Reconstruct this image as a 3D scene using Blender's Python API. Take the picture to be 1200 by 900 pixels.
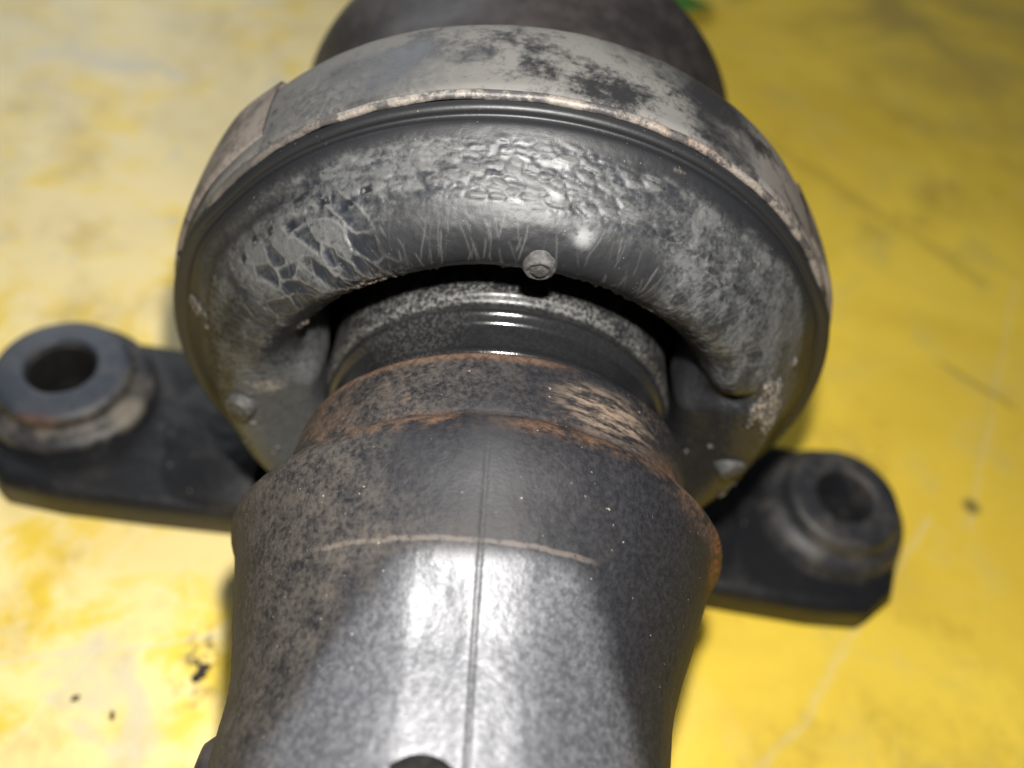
import bpy, bmesh, math, random
import numpy as np
from mathutils import Vector, Matrix, noise as mnoise
for o in list(bpy.data.objects): bpy.data.objects.remove(o)
random.seed(4); rng = np.random.default_rng(7)
MM = 0.001; Z0 = 68.0          # numbers below are millimetres with the shaft axis at the origin; Z0 lifts them off the floor

def W(x, y, z): return Vector((x*MM, y*MM, (z+Z0)*MM))

# ---------------------------------------------------------------- camera, world, lamps, exposure
sc = bpy.context.scene
cam = bpy.data.cameras.new('camera'); camo = bpy.data.objects.new('camera', cam)
sc.collection.objects.link(camo); sc.camera = camo
R = Matrix(((0.98887857, -0.12407558, -0.08200254), (0.04679967, 0.78295955, -0.6203097), (0.14116996, 0.60957328, 0.78005862)))
camo.matrix_world = Matrix.Translation(W(-11.69, -112.91, 138.19)) @ R.to_4x4()
cam.sensor_width = 36; cam.lens = 30
cam.clip_start = 0.005; cam.clip_end = 50
cam.dof.use_dof = True; cam.dof.focus_distance = 0.127; cam.dof.aperture_fstop = 9.0

wd = bpy.data.worlds.new('World'); sc.world = wd; wd.use_nodes = True
bg = wd.node_tree.nodes['Background']; bg.inputs[0].default_value = (0.80, 0.88, 1.0, 1); bg.inputs[1].default_value = 0.06

def lamp(name, kind, loc, target, energy, col, size):
    l = bpy.data.lights.new(name, kind); l.energy = energy; l.color = col
    if kind == 'AREA': l.shape = 'DISK'; l.size = size
    else: l.shadow_soft_size = size
    o = bpy.data.objects.new(name, l); sc.collection.objects.link(o)
    o.location = loc; o.rotation_euler = (target-loc).to_track_quat('-Z', 'Y').to_euler()
    return o
lamp('phone_flash', 'POINT', W(-9, -86, 160), W(0, 0, 0), 2.9, (1.0, 0.97, 0.92), 0.0045)
lamp('window_light', 'AREA', W(-620, 1000, 640), W(-60, 80, -68), 6.0, (0.90, 0.95, 1.0), 0.75)
sc.view_settings.view_transform = 'Standard'; sc.view_settings.look = 'None'
sc.view_settings.exposure = 0.14; sc.view_settings.gamma = 1
try:
    sc.cycles.use_denoising = True
    sc.cycles.max_bounces = 6
except Exception: pass

# ---------------------------------------------------------------- small node-writing helper
class M:
    def __init__(s, name):
        s.m = bpy.data.materials.new(name); s.m.use_nodes = True; s.t = s.m.node_tree
        s.b = s.t.nodes['Principled BSDF']; tc = s.t.nodes.new('ShaderNodeTexCoord')
        v = s.vm('MULTIPLY', tc.outputs['Object'], (1000, 1000, 1000))
        s.P = s.vm('SUBTRACT', v, (0, 0, Z0))
        sp = s.t.nodes.new('ShaderNodeSeparateXYZ'); s.L(s.P, sp.inputs[0]); s.x, s.y, s.z = sp.outputs
    def L(s, a, b): s.t.links.new(a, b)
    def put(s, sock, v):
        if isinstance(v, bpy.types.NodeSocket): s.L(v, sock)
        elif v is not None: sock.default_value = v
    def vm(s, op, a, b=None):
        n = s.t.nodes.new('ShaderNodeVectorMath'); n.operation = op; s.put(n.inputs[0], a); s.put(n.inputs[1], b)
        return n.outputs['Value'] if op in ('LENGTH', 'DISTANCE', 'DOT_PRODUCT') else n.outputs[0]
    def ma(s, op, a, b=None, c=None, clamp=False):
        n = s.t.nodes.new('ShaderNodeMath'); n.operation = op; n.use_clamp = clamp
        s.put(n.inputs[0], a); s.put(n.inputs[1], b)
        if c is not None: s.put(n.inputs[2], c)
        return n.outputs[0]
    def noise(s, scale, detail=4, rough=.55, vec=None, dist=0):
        n = s.t.nodes.new('ShaderNodeTexNoise'); s.L(vec or s.P, n.inputs['Vector'])
        n.inputs['Scale'].default_value = scale; n.inputs['Detail'].default_value = detail
        n.inputs['Roughness'].default_value = rough; n.inputs['Distortion'].default_value = dist
        return n.outputs['Fac']
    def vor(s, scale, feat='F1', vec=None):
        n = s.t.nodes.new('ShaderNodeTexVoronoi'); n.feature = feat; s.L(vec or s.P, n.inputs['Vector'])
        n.inputs['Scale'].default_value = scale; return n.outputs['Distance']
    def scl(s, v, k): return s.vm('MULTIPLY', v, k)
    def sm(s, v, a, b, lo=0., hi=1.):          # smoothstep map
        n = s.t.nodes.new('ShaderNodeMapRange'); n.interpolation_type = 'SMOOTHSTEP'; s.put(n.inputs['Value'], v)
        if a > b: a, b, lo, hi = b, a, hi, lo
        n.inputs['From Min'].default_value = a; n.inputs['From Max'].default_value = b
        n.inputs['To Min'].default_value = lo; n.inputs['To Max'].default_value = hi
        return n.outputs['Result']
    def mix(s, f, a, b):
        n = s.t.nodes.new('ShaderNodeMix'); n.data_type = 'RGBA'; s.put(n.inputs[0], f)
        for k, v in ((6, a), (7, b)):
            s.put(n.inputs[k], v if isinstance(v, bpy.types.NodeSocket) else (*v, 1))
        return n.outputs[2]
    def mul(s, *a):
        r = a[0]
        for q in a[1:]: r = s.ma('MULTIPLY', r, q)
        return r
    def add(s, *a):
        r = a[0]
        for q in a[1:]: r = s.ma('ADD', r, q)
        return r
    def near(s, c, rad, soft=.5, k=(1, 1, 1)):  # 1 near a point, fading at rad
        d = s.vm('LENGTH', s.vm('MULTIPLY', s.vm('SUBTRACT', s.P, c), k))
        return s.sm(d, rad*(1-soft), rad*(1+soft), 1, 0)
    def attr(s, name):
        n = s.t.nodes.new('ShaderNodeAttribute'); n.attribute_name = name; return n.outputs['Fac']
    def bump(s, h, dist_mm, strength=1.0, prev=None):
        n = s.t.nodes.new('ShaderNodeBump'); n.inputs['Strength'].default_value = strength
        n.inputs['Distance'].default_value = dist_mm*MM; s.L(h, n.inputs['Height'])
        if prev: s.L(prev, n.inputs['Normal'])
        return n.outputs[0]
    def out(s, col, rough, metal=0., normal=None, spec=None):
        s.put(s.b.inputs['Base Color'], col if isinstance(col, bpy.types.NodeSocket) else (*col, 1))
        s.put(s.b.inputs['Roughness'], rough); s.put(s.b.inputs['Metallic'], metal)
        if normal: s.L(normal, s.b.inputs['Normal'])
        if spec is not None: s.put(s.b.inputs['Specular IOR Level'], spec)
        return s.m

# ---------------------------------------------------------------- materials
def mat_floor():
    m = M('worn_yellow_paint')
    n1 = m.noise(.012, 5, .6, dist=.6); n2 = m.noise(.045, 6, .65, dist=.4); n3 = m.noise(.25, 4, .6)
    left = m.sm(m.add(m.x, m.mul(m.y, .12)), 40, -70)      # left side paler: worn paint, plus window glare put into the colour
    yel = m.mix(m.sm(n1, .35, .68), (.86, .62, .07), (.72, .50, .05))
    yel = m.mix(m.mul(m.sm(n2, .5, .75), .5), yel, (.52, .40, .05))
    pale = m.sm(m.add(n2, m.mul(left, .14), m.mul(n1, .25)), .62, .80)
    pale = m.mul(pale, m.add(.12, m.mul(left, .88)))
    c = m.mix(m.mul(pale, .85), yel, (.88, .72, .34))
    far = m.mul(left, m.sm(m.y, 20, 190))
    c = m.mix(m.mul(far, m.sm(n1, .40, .60), .6), c, (.62, .51, .23))
    grey = m.mul(m.sm(m.noise(.03, 5, .6, vec=m.vm('ADD', m.P, (300, 70, 0)), dist=.5), .57, .70), m.add(.10, m.mul(left, .75)))
    c = m.mix(grey, c, (.60, .54, .38))
    dirt = m.mul(m.sm(m.noise(.02, 6, .7, vec=m.vm('ADD', m.P, (90, -40, 0))), .52, .72), .45)
    c = m.mix(dirt, c, (.30, .20, .04))
    c = m.mix(m.mul(m.near((230, 330, -68), 75, .8), m.sm(n1, .35, .6), .6), c, (.30, .23, .09))
    def line(a, b, w, wob=2.5):
        ax, ay = a; bx, by = b; L_ = math.hypot(bx-ax, by-ay); ux, uy = (bx-ax)/L_, (by-ay)/L_
        dx = m.ma('SUBTRACT', m.x, ax); dy = m.ma('SUBTRACT', m.y, ay)
        t = m.add(m.mul(dx, ux), m.mul(dy, uy)); p = m.add(m.mul(dx, -uy), m.mul(dy, ux), m.mul(m.ma('SUBTRACT', m.noise(.05, 3), .5), wob*2))
        return m.mul(m.sm(m.ma('ABSOLUTE', p), w, w*.3), m.sm(t, -4, 2), m.sm(t, L_+4, L_-2))
    sc_ = m.add(line((-125, -52), (-58, -37), .8), m.mul(line((66, -68), (138, 19), 2.0, 3), .35), m.mul(line((150, 18), (203, 132), 1.6), .3), m.mul(line((-95, -66), (-70, -20), .7), .4))
    c = m.mix(m.mul(m.ma('MINIMUM', sc_, 1.), m.sm(n3, .3, .55), .65), c, (.66, .60, .42))
    dk = m.add(m.near((153, 26, -68), 2.6, .6), m.mul(line((160, 84), (181, 68), 1.6, 2), .5), m.mul(line((60, 250), (190, 130), 5, 7), .25),
               m.mul(m.near((-59, -44, -68), 5, .7, (1, .6, 1)), m.sm(n3, .50, .60)))
    c = m.mix(m.mul(m.ma('MINIMUM', dk, 1.), .8), c, (.10, .08, .03))
    spk = m.mul(m.sm(m.noise(1.1, 3, .7), .68, .74), left)
    c = m.mix(m.mul(spk, .7), c, (.30, .22, .08))
    r = m.add(.42, m.mul(n2, .18), m.mul(left, -.10))
    return m.out(c, r, 0, m.bump(m.add(n2, m.mul(n3, .35), m.mul(sc_, -.5)), 1.2, .35), .35)

def mat_rubber():                                   # cracked cushion: masks measured on the mesh
    m = M('cracked_dusty_rubber')
    dust = m.attr('dust'); line = m.attr('crack'); plate = m.attr('plate'); ochre = m.attr('ochre')
    f = m.noise(1.3, 4, .7); g = m.noise(.5, 5, .6)
    d = m.mul(dust, m.add(.35, m.mul(m.sm(m.add(f, m.mul(g, .5)), .50, .95), .65)))
    base = m.mix(plate, (.009, .0095, .011), (.010, .012, .016))
    c = m.mix(m.sm(d, .05, .70), base, (.060, .061, .061))
    c = m.mix(m.mul(line, m.add(.35, m.mul(f, .6))), c, (.125, .124, .12))
    c = m.mix(m.mul(ochre, m.sm(f, .42, .6)), c, (.24, .20, .15))
    c = m.mix(m.mul(m.attr('chip'), m.sm(f, .30, .45)), c, (.15, .155, .16))
    spk = m.sm(m.noise(2.0, 2, .5), .72, .78)
    c = m.mix(m.mul(spk, .5), c, (.22, .21, .18))
    r = m.add(.40, m.mul(d, .14), m.mul(g, .14), m.mul(plate, -.08), m.mul(ochre, .35))
    h = m.add(m.mul(f, .5), m.mul(m.noise(3, 2, .7), .3))
    return m.out(c, r, 0, m.bump(h, .10, .6), .42)

def mat_dish():                                     # housing band: dark paint under dried pale mud
    m = M('dusty_housing_steel')
    n = m.noise(.07, 6, .62, dist=.3); f = m.noise(.6, 5, .7); st = m.noise(1, 4, .6, vec=m.scl(m.P, (.05, .5, .05)))
    d = m.sm(m.add(n, m.mul(f, .45), m.mul(st, .15)), .66, .86)
    hole = m.add(m.near((29, 9, 59), 6.5, .5, (1, .7, 1)), m.near((-31, 6, 57), 13, .6, (.8, 1.4, 1)), m.near((24, 19, 61), 11, .5, (.7, 1.5, 1)), m.near((-52, 12, 40), 8, .5), m.near((58, 8, 28), 4, .5))
    d = m.mul(d, m.ma('SUBTRACT', 1., m.ma('MINIMUM', m.mul(hole, m.sm(f, .25, .65), .8), 1.)))
    c = m.mix(m.mul(d, .9), (.014, .014, .015), m.mix(m.sm(m.x, 25, 60), (.105, .101, .094), (.150, .126, .105)))
    c = m.mix(m.mul(m.sm(m.noise(.9, 4, .7), .60, .70), .6), c, (.03, .025, .02))
    return m.out(c, m.add(.45, m.mul(d, .35)), 0, m.bump(m.add(m.mul(d, .6), m.mul(f, .4)), .25, .6), .45)

def mat_strap():
    m = M('brown_dust_on_strap'); n = m.noise(.12, 5, .65); f = m.noise(.9, 5, .7)
    c = m.mix(m.sm(m.add(n, m.mul(f, .3)), .45, .75), (.05, .042, .038), (.17, .145, .125))
    return m.out(c, .7, 0, m.bump(f, .25, .5), .3)

def mat_lip():
    m = M('worn_cream_lip'); n = m.noise(.22, 5, .7); f = m.noise(1.2, 4, .7)
    ora = m.near((22, 0, 61), 6, .6)
    c = m.mix(m.mul(ora, .10), m.mix(m.sm(f, .3, .7), (.10, .086, .074), (.20, .178, .155)), (.42, .18, .07))
    c = m.mix(m.sm(m.add(n, m.mul(f, .35)), .74, .62), (.04, .036, .036), c)
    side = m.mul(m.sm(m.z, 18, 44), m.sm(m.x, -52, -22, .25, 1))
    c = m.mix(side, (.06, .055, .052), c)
    return m.out(c, .5, 0, m.bump(f, .2, .6), .5)

def mat_black_gloss():
    m = M('speckled_black_enamel')
    f = m.noise(1.7, 3, .75); mid = m.noise(.3, 4, .6)
    matt = m.sm(m.y, -12.6, -11.4)
    d = m.mul(m.sm(m.add(f, m.mul(mid, .3)), .58, .82), m.add(.05, m.mul(matt, .95)))
    l2 = m.mul(m.near((-19, -15, 27), 9, .6), m.sm(f, .45, .6))
    d = m.ma('MINIMUM', m.add(d, m.mul(l2, .25)), 1.)
    c = m.mix(d, (.010, .010, .011), (.105, .104, .097))
    return m.out(c, m.add(.17, m.mul(d, .4), m.mul(matt, .15)), 0, m.bump(f, .07, .4), .6)

def mat_shaft():
    m = M('painted_shaft_steel')
    f = m.noise(1.1, 4, .72); g = m.noise(.22, 6, .65, dist=.3); h = m.noise(.07, 4, .6); pits = m.noise(1.9, 2, .6)
    tube = m.sm(m.y, -58, -63)
    fine_ = m.noise(1.1, 4, .7)
    m.x = m.add(m.x, m.mul(m.ma('MAXIMUM', m.ma('SUBTRACT', m.ma('MULTIPLY', m.y, -1.), 25.), 0.), .075))
    ax = m.ma('ABSOLUTE', m.x)
    # dried mud: the shoulder and the two flanks of the tube, its edge runs back at a slant
    fl = m.sm(m.add(ax, m.mul(m.y, .38), m.mul(m.ma('SUBTRACT', g, .5), 12.)), -13.5, -4)
    lf = m.sm(m.x, 8, -14)
    mud = m.mul(m.sm(m.add(m.mul(g, .6), m.mul(f, .8), m.mul(h, .2)), .60, 1.02), m.add(.10, m.mul(lf, .85)), m.add(m.mul(tube, fl), m.ma('SUBTRACT', 1., tube)))
    patch = m.mul(m.near((-9, -47, 38), 10, .5, (1, 1, .6)), .95)
    mud = m.mul(mud, m.ma('SUBTRACT', 1., patch))
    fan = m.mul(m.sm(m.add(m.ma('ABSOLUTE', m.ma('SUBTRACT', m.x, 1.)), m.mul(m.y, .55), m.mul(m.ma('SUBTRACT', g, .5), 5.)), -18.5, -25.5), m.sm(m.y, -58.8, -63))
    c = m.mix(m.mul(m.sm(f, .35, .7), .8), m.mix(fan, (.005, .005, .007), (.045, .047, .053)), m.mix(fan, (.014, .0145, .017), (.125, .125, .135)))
    c = m.mix(m.mul(mud, .9), c, (.060, .051, .043))
    # rust along the shoulder break, the collar's rear edge and the right-hand bulge
    brk = m.mul(m.sm(m.ma('ABSOLUTE', m.add(m.y, 40.6)), 3.4, .6), m.sm(g, .38, .62), m.sm(ax, 34, 22))
    rear = m.mul(m.sm(m.y, -27.8, -25.8), m.sm(m.x, 12, 2), .8)
    brn2 = m.mul(m.near((33, -40, 24), 9, .6, (.8, 1.6, .8)), m.sm(g, .40, .55), .8)
    brn = m.mul(m.near((-30, -35, 17), 10, .6), m.sm(g, .35, .65), .6)
    rust = m.ma('MINIMUM', m.add(m.mul(brk, .75), rear, brn, brn2, m.mul(m.sm(h, .50, .7), m.sm(f, .5, .62), m.sm(m.y, -44, -38), .5)), 1.)
    c = m.mix(m.mul(rust, .75), c, m.mix(m.sm(f, .35, .65), (.080, .038, .020), (.155, .085, .045)))
    orr = m.ma('MINIMUM', m.add(m.near((41.5, -42.0, 13), 8.5, .35, (1, .8, .8)), m.near((37, -36, 9), 3.5, .5), m.near((42, -45, 4), 3, .5)), 1.)
    c = m.mix(m.mul(orr, m.sm(m.add(m.mul(f, .5), m.mul(g, .5)), .40, .58), .9), c, m.mix(m.sm(f, .4, .65), (.10, .035, .018), (.24, .085, .03)))
    # pale smear on the collar right of the top and dots of grit
    sme = m.mul(m.near((15.5, -33, 33), 7, .55, (.75, 1.6, 1)), m.sm(m.noise(.8, 5, .7, vec=m.scl(m.P, (.25, 1.1, .25))), .40, .62))
    c = m.mix(m.mul(sme, .7), c, (.22, .165, .12))
    grit = m.sm(m.noise(1.35, 2, .4, vec=m.vm('ADD', m.P, (31, 7, 3))), .75, .78)
    c = m.mix(m.mul(grit, .7), c, (.30, .27, .22))
    # scribed ring where the shoulder runs into the tube
    ring = m.mul(m.sm(m.ma('ABSOLUTE', m.add(m.y, 59.4, m.mul(m.ma('SUBTRACT', g, .5), 1.2))), .5, .15), m.sm(m.ma('ABSOLUTE', m.add(m.x, 4.8)), 21, 17), m.sm(f, .30, .48))
    c = m.mix(m.mul(ring, .32), c, (.16, .13, .11))
    seam = m.sm(m.ma('ABSOLUTE', m.add(m.x, 2.6, m.mul(m.ma('MAXIMUM', m.ma('SUBTRACT', m.ma('MULTIPLY', m.y, -1.), 47.), 0.), -.10))), .65, .25)
    seam = m.mul(seam, m.sm(m.y, -45, -47))
    c = m.mix(m.mul(seam, .55), c, (.02, .02, .02))
    dark_spot = m.mul(m.near((-3.5, -46, 38), 4.5, .6, (1.2, .4, 1)), .75)  # darker spot over the top of the seam
    c = m.mix(dark_spot, c, (.018, .018, .02))
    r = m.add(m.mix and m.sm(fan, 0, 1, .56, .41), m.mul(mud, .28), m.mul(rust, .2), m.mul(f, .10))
    hh = m.add(m.mul(f, .6), m.mul(pits, .5), m.mul(mud, .5))
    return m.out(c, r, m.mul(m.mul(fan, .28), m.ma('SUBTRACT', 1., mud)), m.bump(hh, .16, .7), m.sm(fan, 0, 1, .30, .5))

def mat_bracket():
    m = M('black_painted_bracket'); n = m.noise(.06, 5, .6); f = m.noise(.8, 5, .7)
    d = m.mul(m.sm(m.add(n, m.mul(f, .25)), .62, .85), .40)
    c = m.mix(d, (.010, .0105, .012), (.06, .053, .046))
    sp = m.mul(m.sm(m.noise(.45, 3, .6), .70, .74), .6)
    c = m.mix(sp, c, (.30, .27, .22))
    return m.out(c, m.add(.34, m.mul(n, .2)), 0, m.bump(m.add(n, m.mul(f, .15)), 1.8, .6), .3)

def mat_bush():
    m = M('bushing_rubber'); n = m.noise(.12, 5, .65); f = m.noise(1, 4, .6)
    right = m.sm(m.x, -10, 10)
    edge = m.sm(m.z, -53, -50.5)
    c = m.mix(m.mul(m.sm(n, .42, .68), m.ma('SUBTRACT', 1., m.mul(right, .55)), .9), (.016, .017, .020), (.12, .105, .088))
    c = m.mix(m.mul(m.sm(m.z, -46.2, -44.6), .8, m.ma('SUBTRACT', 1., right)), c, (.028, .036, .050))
    gl = m.mul(m.near((-90, 12, -51), 4.5, .5), m.ma('SUBTRACT', 1., right))
    c = m.mix(m.mul(gl, .8), c, (.18, .16, .125))
    rd = m.near((-108, 2, -45), 4, .6, (.6, 1.4, 1))
    c = m.mix(m.mul(rd, .35), c, (.16, .05, .035))
    return m.out(c, m.add(.40, m.mul(n, .25)), 0, m.bump(m.add(n, m.mul(f, .2)), .8, .5), .5)

def mat_simple(name, a, b, rough, scale=.5, bd=.3):
    m = M(name); n = m.noise(scale, 5, .65)
    return m.out(m.mix(m.sm(n, .35, .7), a, b), rough, 0, m.bump(n, bd, .5), .45)

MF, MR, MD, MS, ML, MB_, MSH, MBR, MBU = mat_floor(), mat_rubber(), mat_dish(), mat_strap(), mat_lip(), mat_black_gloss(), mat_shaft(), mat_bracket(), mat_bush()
MREAR = mat_simple('dark_brown_housing', (.014, .012, .012), (.040, .033, .031), .55, .12, .5)
MHOLE = mat_simple('hole_shade_black', (.004, .004, .004), (.012, .011, .010), .9, .6, .2)  # near-black: the shade inside the holes is put into the colour
MHOLE.node_tree.nodes['Principled BSDF'].inputs['Specular IOR Level'].default_value = .15
MSTUD = mat_simple('grey_dusty_stud', (.028, .027, .027), (.075, .072, .067), .7, .9, .15)
MCRUMB = mat_simple('black_dirt', (.012, .010, .008), (.05, .04, .03), .8, .9, .3)
MLEAF = mat_simple('fresh_green_leaf', (.05, .16, .02), (.09, .26, .04), .5, .3, .2)
MCREAM = mat_simple('dried_clay', (.20, .165, .135), (.33, .28, .23), .85, .9, .6)

# ---------------------------------------------------------------- mesh helpers
def mesh_obj(name, verts, faces, mat, parent=None, smooth=True, origin=(0, 0, 0)):
    me = bpy.data.meshes.new(name)
    v = (np.asarray(verts, float)+np.array([0, 0, Z0]))*MM - np.array(origin)
    if isinstance(faces, np.ndarray):
        me.vertices.add(len(v)); me.vertices.foreach_set('co', v.astype(np.float32).ravel())
        nf = len(faces); me.loops.add(nf*4); me.loops.foreach_set('vertex_index', faces.astype(np.int32).ravel())
        me.polygons.add(nf); me.polygons.foreach_set('loop_start', np.arange(nf, dtype=np.int32)*4)
        me.update(calc_edges=True)
    else:
        me.from_pydata([tuple(a) for a in v], [], faces)
    me.validate(); me.materials.append(mat)
    me.polygons.foreach_set('use_smooth', [smooth]*len(me.polygons)); me.update()
    o = bpy.data.objects.new(name, me); sc.collection.objects.link(o)
    if parent: o.parent = parent
    o.location = origin if not parent else Vector(origin)
    return o

def gridfaces(n, k, closed=True):          # n steps round, k along the profile
    i = np.arange(n if closed else n-1)[:, None]; j = np.arange(k-1)[None, :]
    a = i*k+j; b = ((i+1) % n)*k+j
    return np.stack([a, b, b+1, a+1], -1).reshape(-1, 4)

def spline(pts, step):                     # centripetal-ish Catmull-Rom resampled at even arc length
    P = np.array(pts, float); P = np.vstack([2*P[0]-P[1], P, 2*P[-1]-P[-2]]); out = []
    for i in range(1, len(P)-2):
        t = np.linspace(0, 1, 24, endpoint=False)[:, None]
        out.append(.5*((2*P[i])+(-P[i-1]+P[i+1])*t+(2*P[i-1]-5*P[i]+4*P[i+1]-P[i+2])*t**2+(-P[i-1]+3*P[i]-3*P[i+1]+P[i+2])*t**3))
    out = np.vstack(out+[P[-2][None]])
    s = np.r_[0, np.cumsum(np.linalg.norm(np.diff(out[:, :2], axis=0), axis=1))]
    q = np.linspace(0, s[-1], max(3, int(s[-1]/step)+1))
    return np.stack([np.interp(q, s, out[:, c]) for c in range(out.shape[1])], 1)

def revolve(name, prof, n, mat, parent, warp=None, ang=None, axis='y', centre=(0, 0, 0), step=None):
    pr = spline(prof, step) if step else np.array(prof, float)
    closed = ang is None
    th = np.linspace(0, 2*np.pi, n, endpoint=False) if closed else np.radians(np.linspace(ang[0], ang[1], n))
    T, r = np.meshgrid(th, pr[:, 0], indexing='ij'); Y = np.broadcast_to(pr[:, 1], T.shape).copy()
    if warp: r, Y = warp(T, r, Y)
    if axis == 'y': V = np.stack([r*np.cos(T), Y, r*np.sin(T)], -1)
    else: V = np.stack([r*np.cos(T), r*np.sin(T), Y], -1)
    V = V.reshape(-1, 3)+np.array(centre)
    f = gridfaces(n, len(pr), closed)
    if axis != 'y': f = f[:, ::-1]
    return mesh_obj(name, V, f, mat, parent)

def ss(x, a, b):
    t = np.clip((x-a)/(b-a), 0, 1); return t*t*(3-2*t)

def hsh(i, j, k):
    h = (i*374761393+j*668265263+k*2147483647+k*97) & 0xffffffff
    h = ((h ^ (h >> 13))*1274126177) & 0xffffffff
    return ((h ^ (h >> 16)) & 0xffff)/65535.0

def vnoise(x, y, seed=0):
    xi = np.floor(x).astype(np.int64); yi = np.floor(y).astype(np.int64); fx = x-xi; fy = y-yi
    fx = fx*fx*(3-2*fx); fy = fy*fy*(3-2*fy)
    a, b, c, d = hsh(xi, yi, seed), hsh(xi+1, yi, seed), hsh(xi, yi+1, seed), hsh(xi+1, yi+1, seed)
    return (a*(1-fx)+b*fx)*(1-fy)+(c*(1-fx)+d*fx)*fy

def fbm(x, y, seed=0, o=4):
    v = 0; a = .5
    for i in range(o): v = v+a*vnoise(x*2**i, y*2**i, seed+i*13); a *= .5
    return v/(1-.5**o)

def worley(x, y, seed=0, jit=.9):          # F1, F2-F1, random value of the nearest cell, offset to its point
    xi = np.floor(x).astype(np.int64); yi = np.floor(y).astype(np.int64)
    f1 = np.full(x.shape, 9.); f2 = np.full(x.shape, 9.); rid = np.zeros(x.shape); ox = np.zeros(x.shape); oy = np.zeros(x.shape)
    for a in (-1, 0, 1):
        for b in (-1, 0, 1):
            ci = xi+a; cj = yi+b
            px = ci+.5+jit*(hsh(ci, cj, seed)-.5); py = cj+.5+jit*(hsh(ci, cj, seed+5)-.5)
            d = np.hypot(x-px, y-py); near = d < f1
            f2 = np.where(near, f1, np.minimum(f2, d)); rid = np.where(near, hsh(ci, cj, seed+9), rid)
            ox = np.where(near, x-px, ox); oy = np.where(near, y-py, oy); f1 = np.where(near, d, f1)
    return f1, f2-f1, rid, ox, oy

# ---------------------------------------------------------------- setting: the painted surface
fx, fy = 90, 90
gx = np.linspace(-1500, 1500, fx); gy = np.linspace(-1200, 1800, fy)
X, Y = np.meshgrid(gx, gy, indexing='ij')
fl = mesh_obj('floor', np.stack([X, Y, X*0-68.0], -1).reshape(-1, 3), gridfaces(fx, fy, False), MF)
fl['kind'] = 'structure'; fl['label'] = 'yellow painted floor worn pale and scratched'
lampfix = None

# ---------------------------------------------------------------- the support bearing
root = bpy.data.objects.new('support_bearing', None); sc.collection.objects.link(root)
root.empty_display_size = .05
root['label'] = 'black propeller shaft support bearing with cracked rubber cushion lying on the yellow floor'
root['category'] = 'bearing'

# ---- rubber cushion
top = [(64.6, -.2), (64.3, -1.2), (63.7, -1.6), (63.0, -1.5), (62.7, -2.0), (62.75, -3.0), (62.2, -4.0), (60.9, -5.6), (59.3, -7.6), (57.6, -10.0),
       (55.4, -12.9), (52.8, -15.3), (49.8, -16.9), (47.4, -17.0), (45.4, -15.8), (43.6, -13.9), (42.2, -11.4), (41.4, -8.0), (39.4, -3.5), (39.2, 1.0), (39.2, 5.0)]
bot = [(64.6, -.2), (64.3, -1.2), (63.7, -1.6), (63.0, -1.5), (62.4, -2.0), (61.6, -3.2), (60.3, -4.6), (58.6, -6.8), (56.8, -9.6), (55.0, -12.4),
       (53.2, -14.8), (51.2, -16.4), (49.2, -17.2), (46.8, -17.2), (44.4, -16.4), (42.0, -15.4), (40.0, -14.7), (38.0, -14.1), (36.4, -13.2), (35.3, -10.0), (35.0, -4.0)]
both = spline(np.hstack([np.array(top), np.array(bot)]), .26)
K = len(both)
dens = lambda t: np.where((t > -35) & (t < 215), 1.0, .22)
tt = np.linspace(-90, 270, 4000); cd = np.cumsum(dens(tt)); cd /= cd[-1]
NT = 1250
th = np.radians(np.interp(np.arange(NT)/NT, np.r_[0, cd[1:]], tt))
deg = np.degrees(th)
wt = np.where(deg > 90, ss(deg, 184, 170), ss(deg, -2, 10)) if False else np.minimum(1-ss(deg, 152, 172), ss(deg, 19, 33))
w2 = wt[:, None]
r = w2*both[None, :, 0]+(1-w2)*both[None, :, 2]; r = r+1.3*(1-ss(np.sin(th), .42, .62))[:, None]*np.exp(-((r-64.6)/2.2)**2); yy = w2*both[None, :, 1]+(1-w2)*both[None, :, 3]
# profile arc length of the upper section is the coordinate s
s = np.r_[0, np.cumsum(np.hypot(np.diff(both[:, 0]), np.diff(both[:, 1])))]
print('cushion arc', round(s[-1], 1), K)
D, S = np.meshgrid(deg, s, indexing='ij'); U = np.radians(D)*56.0
# normals of the section
dr = np.gradient(r, axis=1); dy = np.gradient(yy, axis=1); ln = np.hypot(dr, dy); nr = -dy/ln; ny = dr/ln
warpx = fbm(U*.12, S*.12, 3)-.5; warpy = fbm(U*.12, S*.12, 23)-.5
h = (fbm(U*.05, S*.08, 41)-.5)*1.1*ss(S, 5, 12)
fine = fbm(U*1.1, S*1.1, 60, 4)
dust = np.zeros_like(U); crack = np.zeros_like(U); plate = np.zeros_like(U); ochre = np.zeros_like(U)
wob = (fbm(D*.08, S*.15, 77)-.5)
# zone A: overlapping flat scales, long across the top shoulder
zA = ss(D+wob*14, 60, 76)*(1-ss(D+wob*14, 124, 136))*ss(S+wob*3, 5.5, 7.5)*(1-ss(S+wob*6+np.abs(D-88)*.05, 15.0, 18.0))
f1, e, rid, ox, oy = worley(U/3.0+warpx*.9+S*.05, S/1.15+warpy*1.2+.35*U/3.0, 2)
ed = ss(e, .0, .45)
h += zA*(ed*.11*(.4+rid)+(oy*.26+ox*.10)*(rid-.15)*ed+(rid-.5)*.09+(fine-.5)*.12)
dust += zA*(.20+.55*(rid > .55)*ed-.12*(1-ed)); sA = zA*(rid < .5)*ed; plate += zA*(rid < .35)*ed
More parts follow.
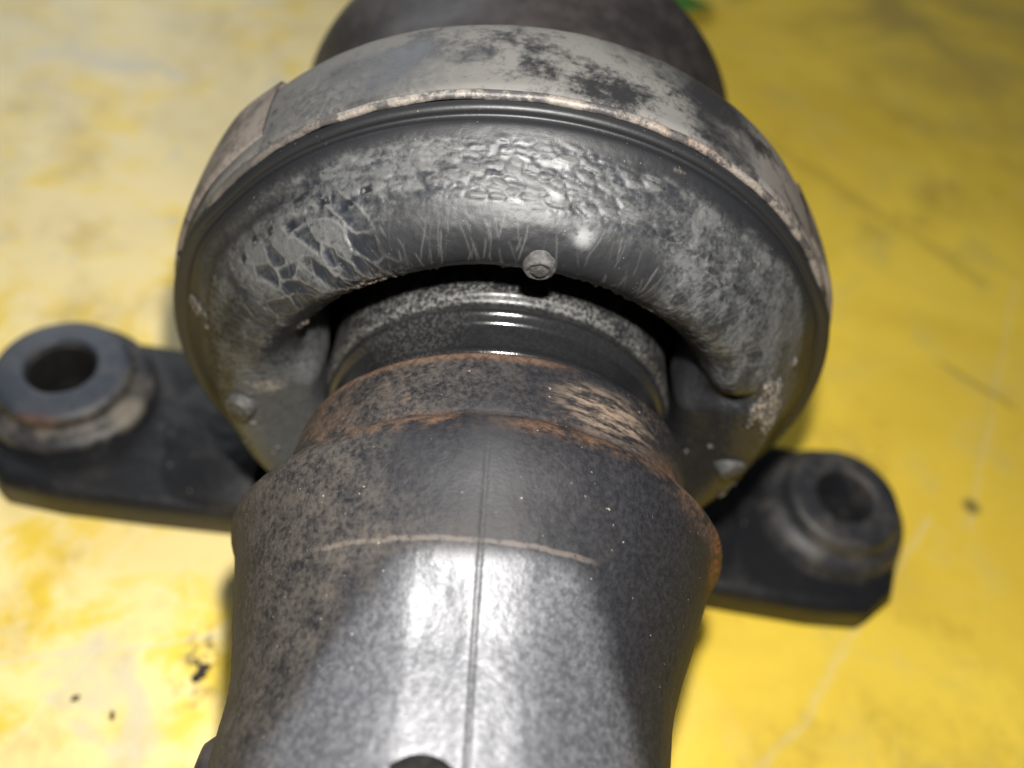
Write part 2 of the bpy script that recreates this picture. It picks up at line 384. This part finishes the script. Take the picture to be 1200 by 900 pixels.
# zone B: big polygons with dust-filled cracks on the upper left
zB = ss(D+wob*10, 112, 122)*(1-ss(D+wob*12, 140, 150))*ss(S+wob*5, 10.5, 13)*(1-ss(S+wob*4, 24, 28))
f1, e, rid, ox, oy = worley(U/3.8+warpx*1.6+S*.13, S/5.2+warpy*1.6, 11)
edB = ss(e, .05, .26); f1b, eb, _, _, _ = worley(U/1.6+S*.22+warpx, S/3.4+warpy, 17)
dk = (rid > .42)
h += zB*(-edB*.22*dk+(1-edB)*.03+ox*.07*edB+(fine-.5)*.12)
crack += zB*((1-ss(e, .015, .08))*.75+(1-ss(eb, .0, .06))*.22*edB)*ss(fbm(U*.3, S*.3, 5), .30, .5); plate += zB*edB*dk; dust += zB*(.62*(1-edB*dk))
# zone C: dense skewed wrinkles on the left flank
zC = ss(D+wob*10, 138, 148)*(1-ss(D, 182, 192))*ss(S+wob*2, 7.5, 9)*(1-ss(S, 25, 29))
f1, e, rid, ox, oy = worley(U/1.7+warpx*2+S*.35, S/3.6+warpy*1.2, 31)
edC = ss(e, .0, .2)
h += zC*(edC*.16+(rid-.5)*.14-.2+(fine-.5)*.2); dust += zC*(.10+.42*ss(fbm(U*.5+S*.2, S*.22, 37), .42, .62)); crack += zC*(1-ss(e, .0, .09))*.35; plate += zC*(rid < .45)*.8
# the step that bounds the wrinkled field
st = ss(D, 120, 135)*(1-ss(D, 186, 194)); h -= st*.9*np.exp(-((S-8.3-wob*3)/1.1)**2)*(fbm(D*.1, S*0+3, 8)+.25)
crack -= 0
# small square cuts high on the upper left
cutm = np.zeros_like(U)
for (dc, scn, l, wd_) in ((129.5, 9.8, 2.0, .42), (132.5, 13.2, 1.1, .8), (125.0, 12.2, 1.3, .7), (121, 13.8, 1.5, .8), (117.5, 12.4, 1.2, .6), (137, 12.0, .8, .7), (141, 11.4, .7, .9), (145, 12.6, .8, .8)):
    uc = math.radians(dc)*56
    q = np.exp(-(((U-uc)/l)**4+((S-scn-(U-uc)*.12)/wd_)**4)); q = q*(fine > .33); h -= q*.32; cutm = np.maximum(cutm, q)
# zone D: smooth crest with thin pale radial scratches
for i in range(230):
    dc = random.uniform(28, 140); s0 = random.uniform(17, 27); L_ = random.uniform(1.5, 6.0)
    if 62 < dc < 98 and random.random() < .45: continue
    uc = math.radians(dc)*56; sl = random.uniform(-.45, .35)+(.45 if dc < 60 else 0)
    m_ = (np.abs(deg-dc) < 8)
    uu = U[m_]; s_ = S[m_]; c = uu-uc-sl*(s_-s0)-.12*np.sin((s_-s0)*.9+i)
    q = np.exp(-(c/.14)**2)*ss(s_, s0, s0+.7)*(1-ss(s_, s0+L_, s0+L_+1))*random.uniform(.08, .5)
    crack[m_] = np.maximum(crack[m_], q); h[m_] -= q*.05
# zone E: mottled right flank with slanting pits
zE = ss(D, -4, 10)*(1-ss(D+wob*14, 58, 72))*ss(S+wob*3, 5, 8)*(1-ss(S, 27, 31))
f1, e, rid, ox, oy = worley(U/2.6+warpx*2.2-S*.32, S/1.7+warpy*2, 51)
edE = ss(e, .0, .3)
h += zE*((edE-.6)*.09+(rid-.5)*.07+(fine-.5)*.22); crack += zE*(1-ss(e, .0, .10))*.30*ss(fbm(U*.2, S*.2, 44), .4, .6); dust += zE*(.25+.45*ss(fbm(U*.35, S*.35, 91), .45, .62)); plate += zE*(rid < .3)*.5
pit = ss(D+wob*8, 34, 44)*(1-ss(D+wob*8, 66, 74))*np.exp(-((S-15.5+(D-50)*.07+wob*5)/2.2)**2)
h -= pit*.30*(rid > .35)*edE; cutm = np.maximum(cutm, pit*(rid > .35)*edE*.6*ss(fine, .35, .6))
# general dust, shed crumbs along the inner lip, a chip of bare paint
dust += .34*ss(S+wob*5, 4.5, 9)*(1-ss(S, 17, 22))*(1-zC)+.04+.28*ss(S, 25, 31)*ss(fbm(U*.2, S*.2, 14), .35, .6)
dust += .35*ss(D, 95, 115)*(1-ss(D, 150, 175))*(1-ss(S+wob*8, 10, 16))*ss(S, 4, 7)
dust *= .55+.6*fbm(U*.22, S*.3, 19)
stepm = st*np.exp(-((S-8.6-wob*3)/1.3)**2)*(fbm(D*.1, S*.2, 8)+.1)
dust *= 1-np.clip(np.maximum(cutm, stepm), 0, 1)*.95; crack *= 1-cutm
lowb = (1-wt)[:, None]*ss(S, 19, 24)
dust = dust*(1-lowb)+lowb*(.95*(D > 90)+.18*(D <= 90)); plate *= 1-lowb; crack *= 1-lowb
och = np.exp(-((S-31.0)/1.7)**2)*ss(fbm(U*.35, S*.4, 33), .48, .62)*(ss(D, 48, 60)*(1-ss(D, 134, 142)))
och += .9*np.exp(-(((D-124)/8)**2+((S-28.5)/2.2)**2))*(fine > .45)
ochre += och; h += och*ss(fine, .4, .7)*.45
h += (fine-.5)*.10*ss(S, 4, 6)
chip = np.exp(-(((U-math.radians(82.6)*56)/1.25)**2+((S-19.6)/1.3)**2)); chip2 = np.exp(-(((U-math.radians(88.5)*56)/1.2)**4+((S-14.6)/.8)**4))
chip3 = np.exp(-(((U-math.radians(89.0)*56)/2.0)**4+((S-9.6)/.6)**4))*.7
chip = (chip+chip2+chip3)*ss(fine, .30, .45)
dust = dust*(1-chip)+chip*1.6; crack = np.maximum(crack, chip*.9*(fine > .38)); h += chip*.05*fine
# clay caked at the fold on the lower right, and a smear on the left
clay = ss(fbm(U*.16, S*.2, 71)+.75*np.exp(-(((D-20)/9)**2+((S-18.5)/6.0)**2)), .78, .88)
ochre = np.maximum(ochre, clay*.85); h += clay*(.5+.3*fine)
fold = np.exp(-((D-26)/2.6)**2)*np.exp(-((S-27.0)/4.2)**2); h -= fold*2.0; h += np.exp(-((D-33)/5)**2)*np.exp(-((S-27)/5)**2)*1.2
sm2 = np.exp(-(((D-171)/2.2)**2+((S-28.5)/2.4)**2)); ochre = np.maximum(ochre, sm2)
h *= 1-.8*ss(S, 36, 44)
r2 = r+h*nr; y2 = yy+h*ny
V = np.stack([r2*np.cos(th)[:, None], y2, r2*np.sin(th)[:, None]], -1).reshape(-1, 3)
cush = mesh_obj('rubber_cushion', V, gridfaces(NT, K), MR, root)
cush['label'] = 'bulging rubber ring, cracked into scales'
for nm, a in (('dust', np.clip(dust-sA*.30, 0, 1)), ('crack', np.clip(crack, 0, 1)), ('plate', np.clip(plate, 0, 1)), ('ochre', np.clip(ochre, 0, 1)), ('chip', np.clip(chip, 0, 1))):
    at = cush.data.attributes.new(nm, 'FLOAT', 'POINT'); at.data.foreach_set('value', a.astype(np.float32).ravel())

# ---- moulded studs on the cushion
stud_prof = [(5.4, 2.6), (4.4, 1.2), (3.75, -.2), (3.5, -1.6), (3.45, -3.2), (3.1, -3.75), (2.6, -3.9), (2.35, -3.65), (2.1, -3.65), (1.7, -4.0), (.9, -4.15), (.01, -4.2)]
stud = None
for k, (d_, rr, yv, sq) in enumerate(((88.8, 47.9, -15.2, .74), (178.6, 48.6, -15.8, .82), (0.2, 47.6, -15.8, .82))):
    a = math.radians(d_); loc = W(rr*math.cos(a), yv, rr*math.sin(a))
    if stud is None:
        stud = revolve('stud', stud_prof, 40, MSTUD, None); o = stud
        me = o.data; me.transform(Matrix.Translation((0, 0, -Z0*MM)))
        for v in me.vertices:
            q = mnoise.noise(v.co*900); v.co += v.normal*q*.00018
    else:
        o = stud.copy(); sc.collection.objects.link(o)
    o.parent = cush; o.location = loc; o.scale = (sq, .8, sq)
    o.rotation_euler = (math.radians((12, 4, 4)[k]), 0, math.radians((0, -20, 20)[k]))

# ---- housing: lip, band, rear dish
hous = revolve('housing_band', [(65.3, 1.0), (65.9, 1.8), (66.0, 4), (66.2, 8), (66.4, 12), (66.3, 16), (65.8, 19.2), (64.6, 20.4), (62, 21.2), (57, 23), (52.5, 26), (49.8, 31), (48.6, 38), (48.4, 44)], 260, MD, root,
               warp=lambda T, r, Y: (r+.35*(fbm(T*9, Y*.12, 5)-.5), Y), step=.8)
hous['label'] = 'wide steel band caked with pale dust'
lip = revolve('housing_lip', [(65.2, 1.4), (65.8, 1.1), (66.05, .5), (65.9, 0), (65.5, -.3), (65.0, -.3), (64.7, .1), (64.6, .8)], 720, ML, hous,
              warp=lambda T, r, Y: (r-.25-1.6*(1-ss(np.sin(T), .40, .60))+.45*(fbm(T*14, Y*.3, 15)-.5), Y+.5*(fbm(T*11, Y*0, 19)-.5)))
rear = revolve('rear_flange', [(46, 42), (48.4, 44), (50.0, 54), (51.5, 62), (53.6, 67), (54.8, 71), (55.0, 75), (54.2, 78), (51, 79.5), (30, 80), (.01, 80)], 200, MREAR, root)
# ---- strap of the bracket hugging the band
def strap_warp(T, r, Y): return r+.3*(fbm(T*6, Y*.1, 45)-.5)-1.0*ss(T, .45, .69)-.9*(1-ss(T, -3.94, -3.75)), Y+1.2*(fbm(T*5, Y*.0, 9)-.5)

# ---- bracket with two ears
YAW = math.radians(-2.6); cy, sy = math.cos(YAW), math.sin(YAW)
def yaw(p): return (p[0]*cy-p[1]*sy-4, p[0]*sy+p[1]*cy+13)
outl = []
half = [(0, -27), (40, -26), (75, -27.5), (96, -28), (110, -27), (118, -20), (122, -8)]
arc = [(104+19.5*math.cos(math.radians(a)), 2+20*math.sin(math.radians(a))) for a in range(-5, 100, 12)]
back = [(92, 23), (80, 23), (55, 24), (0, 26)]
right = half+arc+back
left = [(-x, y) for x, y in right][::-1]
outl = [yaw(p) for p in right[1:]+left[1:-1] ]
bm = bmesh.new()
vs = [bm.verts.new(((x)*MM, (y)*MM, (-55+Z0)*MM)) for x, y in outl]
f = bm.faces.new(vs); bmesh.ops.recalc_face_normals(bm, faces=bm.faces)
g = bmesh.ops.extrude_face_region(bm, geom=[f])
bmesh.ops.translate(bm, vec=(0, 0, (-12.6)*MM), verts=[v for v in g['geom'] if isinstance(v, bmesh.types.BMVert)])
bmesh.ops.recalc_face_normals(bm, faces=bm.faces)
hard = [e for e in bm.edges if abs(e.verts[0].co.z-e.verts[1].co.z) < 1e-6]
bmesh.ops.bevel(bm, geom=hard, offset=3.6*MM, segments=5, profile=.5, affect='EDGES', clamp_overlap=True)
me = bpy.data.meshes.new('bracket'); bm.to_mesh(me); bm.free()
tmp = bpy.data.objects.new('tmp', me); sc.collection.objects.link(tmp)
HC = [yaw((104, 2)), yaw((-104, 2))]
cuts = []
for c in HC:
    b2 = bmesh.new(); bmesh.ops.create_cone(b2, cap_ends=True, segments=48, radius1=10.4*MM, radius2=10.4*MM, depth=40*MM, matrix=Matrix.Translation((c[0]*MM, c[1]*MM, 8*MM)))
    m2 = bpy.data.meshes.new('c'); b2.to_mesh(m2); b2.free(); co = bpy.data.objects.new('c', m2); sc.collection.objects.link(co); cuts.append(co)
    md = tmp.modifiers.new('b', 'BOOLEAN'); md.object = co; md.operation = 'DIFFERENCE'; md.solver = 'EXACT'
bpy.context.view_layer.update()
dg = bpy.context.evaluated_depsgraph_get()
me2 = bpy.data.meshes.new_from_object(tmp.evaluated_get(dg)); me2.name = 'bracket'
for o in cuts+[tmp]: bpy.data.objects.remove(o)
me2.materials.clear(); me2.materials.append(MBR)
brk = bpy.data.objects.new('bracket', me2); sc.collection.objects.link(brk); brk.parent = root
me2.polygons.foreach_set('use_smooth', [True]*len(me2.polygons))
try: me2.set_sharp_from_angle(angle=math.radians(50))
except Exception: pass
brk['label'] = 'black flat bracket with an ear on either side'
# ribs pressed into the ears: raised swelling between ear and ring
for sx, c in ((1, HC[0]), (-1, HC[1])):
    pts = []; n1, n2 = 60, 40
    X1 = np.linspace(50, 92, n1); Y1 = np.linspace(-26, 17, n2)
    XX, YY = np.meshgrid(X1, Y1, indexing='ij')
    hgt = (1-ss(XX, 52, 84))*8*(1-((YY+4.5)/21.5)**2).clip(0)**.6+(fbm(XX*.05, YY*.06, 7)-.5)*2.0
    ZZ = np.where((YY < -25.6) | (YY > 16.6) | (XX > 91.5), -57.5, -56.2+hgt)
    PX, PY = XX*sx*cy-YY*sy-4, XX*sx*sy+YY*cy+13
    f_ = gridfaces(n1, n2, False)
    mesh_obj('gusset', np.stack([PX, PY, ZZ], -1).reshape(-1, 3), f_ if sx < 0 else f_[:, ::-1], MBR, brk)
st_prof = [(66.2, 4.2), (67.0, 4.6), (67.3, 5.4), (67.6, 12), (67.4, 19), (67.0, 20.4), (65.6, 20.8)]
sbk = revolve('saddle_strap', st_prof, 200, MS, brk, warp=strap_warp, ang=(-226, 40), step=.9)
# bushings
bp = [(10.2, -66), (8.3, -65), (8.1, -56), (8.3, -46), (8.6, -44.6), (9.4, -44.1), (14.2, -44.6), (16.0, -45.3), (16.6, -46.6), (16.2, -48.4), (16.4, -50.0), (18.2, -50.6), (20.2, -51.4), (21.0, -53.0), (20.4, -55.6)]
bq = bp[:8]+[(16.4, -46.4), (16.9, -47.6), (17.6, -48.9), (19.2, -50.0), (20.8, -51.6), (21.6, -53.6), (22.4, -55.6)]
for c, tlt in ((HC[1], 0), (HC[0], 1)):
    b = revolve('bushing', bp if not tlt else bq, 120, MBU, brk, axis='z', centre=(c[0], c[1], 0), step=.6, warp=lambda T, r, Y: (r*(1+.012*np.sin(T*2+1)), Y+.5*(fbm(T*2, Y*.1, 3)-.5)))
    if tlt:
        b.scale = (.92, .94, 1); b.location = ((c[0]*.08-1.5)*MM, (c[1]*.06-1.5)*MM, 0)
    b['label'] = 'grey blue faced rubber bushing with pale dusty rim' if not tlt else 'dark rubber bushing with brown dusty skirt'
    revolve('sleeve', [(8.4, -66), (8.4, -50), (8.35, -46.6), (7.9, -46.2), (7.5, -46.6), (7.3, -58), (6.5, -60), (.01, -60.2)], 64, MHOLE, brk, axis='z', centre=(c[0], c[1], 0))  # closed black floor added so the bushing hole reads dark

# ---- bearing shield (black ribbed neck)
revolve('bearing_shield', [(34.0, 6), (34.2, -5), (34.2, -10.0), (34.0, -10.9), (33.1, -11.6), (32.9, -12.4), (33.2, -13.2), (33.5, -13.8), (33.4, -14.6), (32.6, -15.4), (32.0, -16.0), (31.9, -17.2), (31.9, -20.4), (32.2, -21.2), (32.5, -21.8), (32.4, -22.5), (31.6, -23.0), (30.0, -24.0), (28, -25), (28, -28)], 360, MB_, root, step=.35,
        warp=lambda T, r, Y: (r+.06*(fbm(T*30, Y*1.0, 5)-.5), Y))

# ---- shaft with its collar and swollen shoulder
sp = [(29.5, -25.6), (33.5, -25.0), (35.2, -25.2), (35.9, -26.2), (36.1, -28.5), (36.6, -33.5), (36.9, -37.0), (36.8, -38.2), (37.4, -39.0), (38.8, -40.6), (39.8, -43.0), (40.1, -46), (39.7, -49.5), (38.9, -53), (38.2, -56.5), (37.5, -59.4), (36.9, -61.5), (35.3, -67), (34.2, -72), (33.8, -80), (33.5, -90), (33.2, -100), (32.8, -112), (32.6, -122)]
def sh_warp(T, r, Y):
    c = np.abs(np.cos(T)); s_ = np.sin(T)
    b = np.exp(-((Y+np.where(np.cos(T) > 0, 43.4, 44.6))/3.5)**2)*c**3.0*np.where(np.cos(T) > 0, 2.6, 2.0)
    b += np.exp(-((Y+50)/8)**2)*c**3*.5
    tube = ss(-Y, 62, 68)
    d = np.degrees(T); 
    # pressed flat strip beside the seam, and the seam itself
    strip = np.exp(-((d-100.0+.17*np.clip(-Y-60, 0, 80))/5.5)**4); r_ = r+b
    xw = r_*np.cos(T)
    flat = (34.0/np.clip(np.sin(T), .3, 1)) if False else 0
    r_ = r_-tube*.35*strip*np.cos(np.radians((d-100+.17*np.clip(-Y-60, 0, 80))*6))
    r_ = r_-.22*np.exp(-((xw+2.6-np.clip(-Y-47, 0, 80)*.10)/.30)**2)*ss(-Y, 44, 47)
    r_ = r_+tube*.35*np.exp(-((xw-6-np.clip(-Y-60, 0, 80)*.10)/5.0)**2)
    r_ = r_-.20*np.exp(-((Y+59.4)/.5)**2)*(np.abs(xw+3) < 20)
    r_ = r_+.30*(fbm(T*7, Y*.12, 65)-.5)*ss(-Y, 40, 44)+.10*(fbm(T*30, Y*.6, 66)-.5)
    return r_, Y+.5*(fbm(T*6, Y*0, 99)-.5)*ss(-Y, 24, 30)
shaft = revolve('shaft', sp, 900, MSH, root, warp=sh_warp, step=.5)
n_ = len(shaft.data.vertices); co_ = np.zeros(n_*3, np.float32); shaft.data.vertices.foreach_get('co', co_); co_ = co_.reshape(-1, 3)
co_[:, 0] -= np.clip(-co_[:, 1]/MM-25, 0, 200)*.075*MM; shaft.data.vertices.foreach_set('co', co_.ravel()); shaft.data.update()
shaft['label'] = 'dark grey steel shaft end with rusty collar, seam line and swollen shoulder'
# black dome put in for the dark hole at the very bottom and a lug low on the left flank
pl = revolve('hole_dome', [(7.2, -1.5), (7.2, .4), (6.6, 1.0), (4.5, 1.3), (.01, 1.4)], 60, MHOLE, shaft, axis='z', centre=(0, 0, 0))
pl.data.transform(Matrix.Translation((0, 0, -Z0*MM))); pl.location = W(-8.8, -92.5, 31.6); pl.rotation_euler = (math.radians(7), math.radians(-10), 0)
lg = revolve('lug', [(6, -3), (5.6, 1), (4.6, 2.2), (2.5, 2.8), (.01, 3)], 40, MREAR, shaft, axis='y', centre=(0, 0, 0))
lg.data.transform(Matrix.Translation((0, 0, -Z0*MM))); lg.location = W(-37.0, -83, 1.0); lg.rotation_euler = (0, math.radians(20), math.radians(90))

# ---------------------------------------------------------------- loose bits on the floor
def crumb(name, x, y, size, stretch, label, seed, mat=MCRUMB, cat='dirt', flat=.5):
    bm = bmesh.new(); bmesh.ops.create_icosphere(bm, subdivisions=3, radius=1)
    for v in bm.verts:
        n = mnoise.noise(v.co*1.7+Vector((seed, 0, 0)))*.7+mnoise.noise(v.co*4+Vector((0, seed, 0)))*.35
        v.co *= 1+n
        v.co.x *= size*stretch*MM; v.co.y *= size*MM; v.co.z *= size*flat*MM
    zm = min(v.co.z for v in bm.verts)
    for v in bm.verts: v.co.z -= zm+.05*MM
    me = bpy.data.meshes.new(name); bm.to_mesh(me); bm.free(); me.materials.append(mat)
    me.polygons.foreach_set('use_smooth', [True]*len(me.polygons))
    o = bpy.data.objects.new(name, me); sc.collection.objects.link(o); o.location = (x*MM, y*MM, 0); o.rotation_euler = (0, 0, seed)
    o['label'] = label; o['category'] = cat; return o
crumb('dirt_clod', -58.5, -46, 1.1, 2.2, 'largest black dirt crumb on the yellow floor, close beside the left of the shaft', 1.1)
crumb('dirt_clod', -59.8, -43.5, .5, 2.4, 'thin black crumb just above the largest crumb left of the shaft', 2.3)
crumb('dirt_clod', -84, -54, .55, 1.5, 'tiny black crumb lying farthest left near the bottom of the photo', .4)
crumb('dirt_clod', -75, -57, .5, 1.9, 'tiny black crumb between the far left one and the shaft', 5.0)

def leaf():
    n, k = 14, 8; V = []; F_ = []
    for i in range(n+1):
        t = i/n; w = 9*math.sin(math.pi*t)**.8*(1-.3*t)
        for j in range(-k, k+1):
            u = j/k; V.append((-18+36*t, w*u, 1.0+2.2*abs(u)*math.sin(math.pi*t)+2.5*math.sin(math.pi*t)+.4*math.sin(t*24+abs(u)*4)))
    m_ = 2*k+1
    for i in range(n):
        for j in range(2*k): F_.append((i*m_+j, (i+1)*m_+j, (i+1)*m_+j+1, i*m_+j+1))
    me = bpy.data.meshes.new('leaf'); me.from_pydata([Vector(v)*MM for v in V], [], F_); me.materials.append(MLEAF)
    me.polygons.foreach_set('use_smooth', [True]*len(me.polygons))
    o = bpy.data.objects.new('leaf', me); sc.collection.objects.link(o); o.location = (84*MM, 299*MM, 0); o.rotation_euler = (0, 0, .5)
    md = o.modifiers.new('thickness', 'SOLIDIFY'); md.thickness = .3*MM
    o['label'] = 'small green leaf lying on the floor behind the bearing at the top edge'; o['category'] = 'leaf'
leaf()
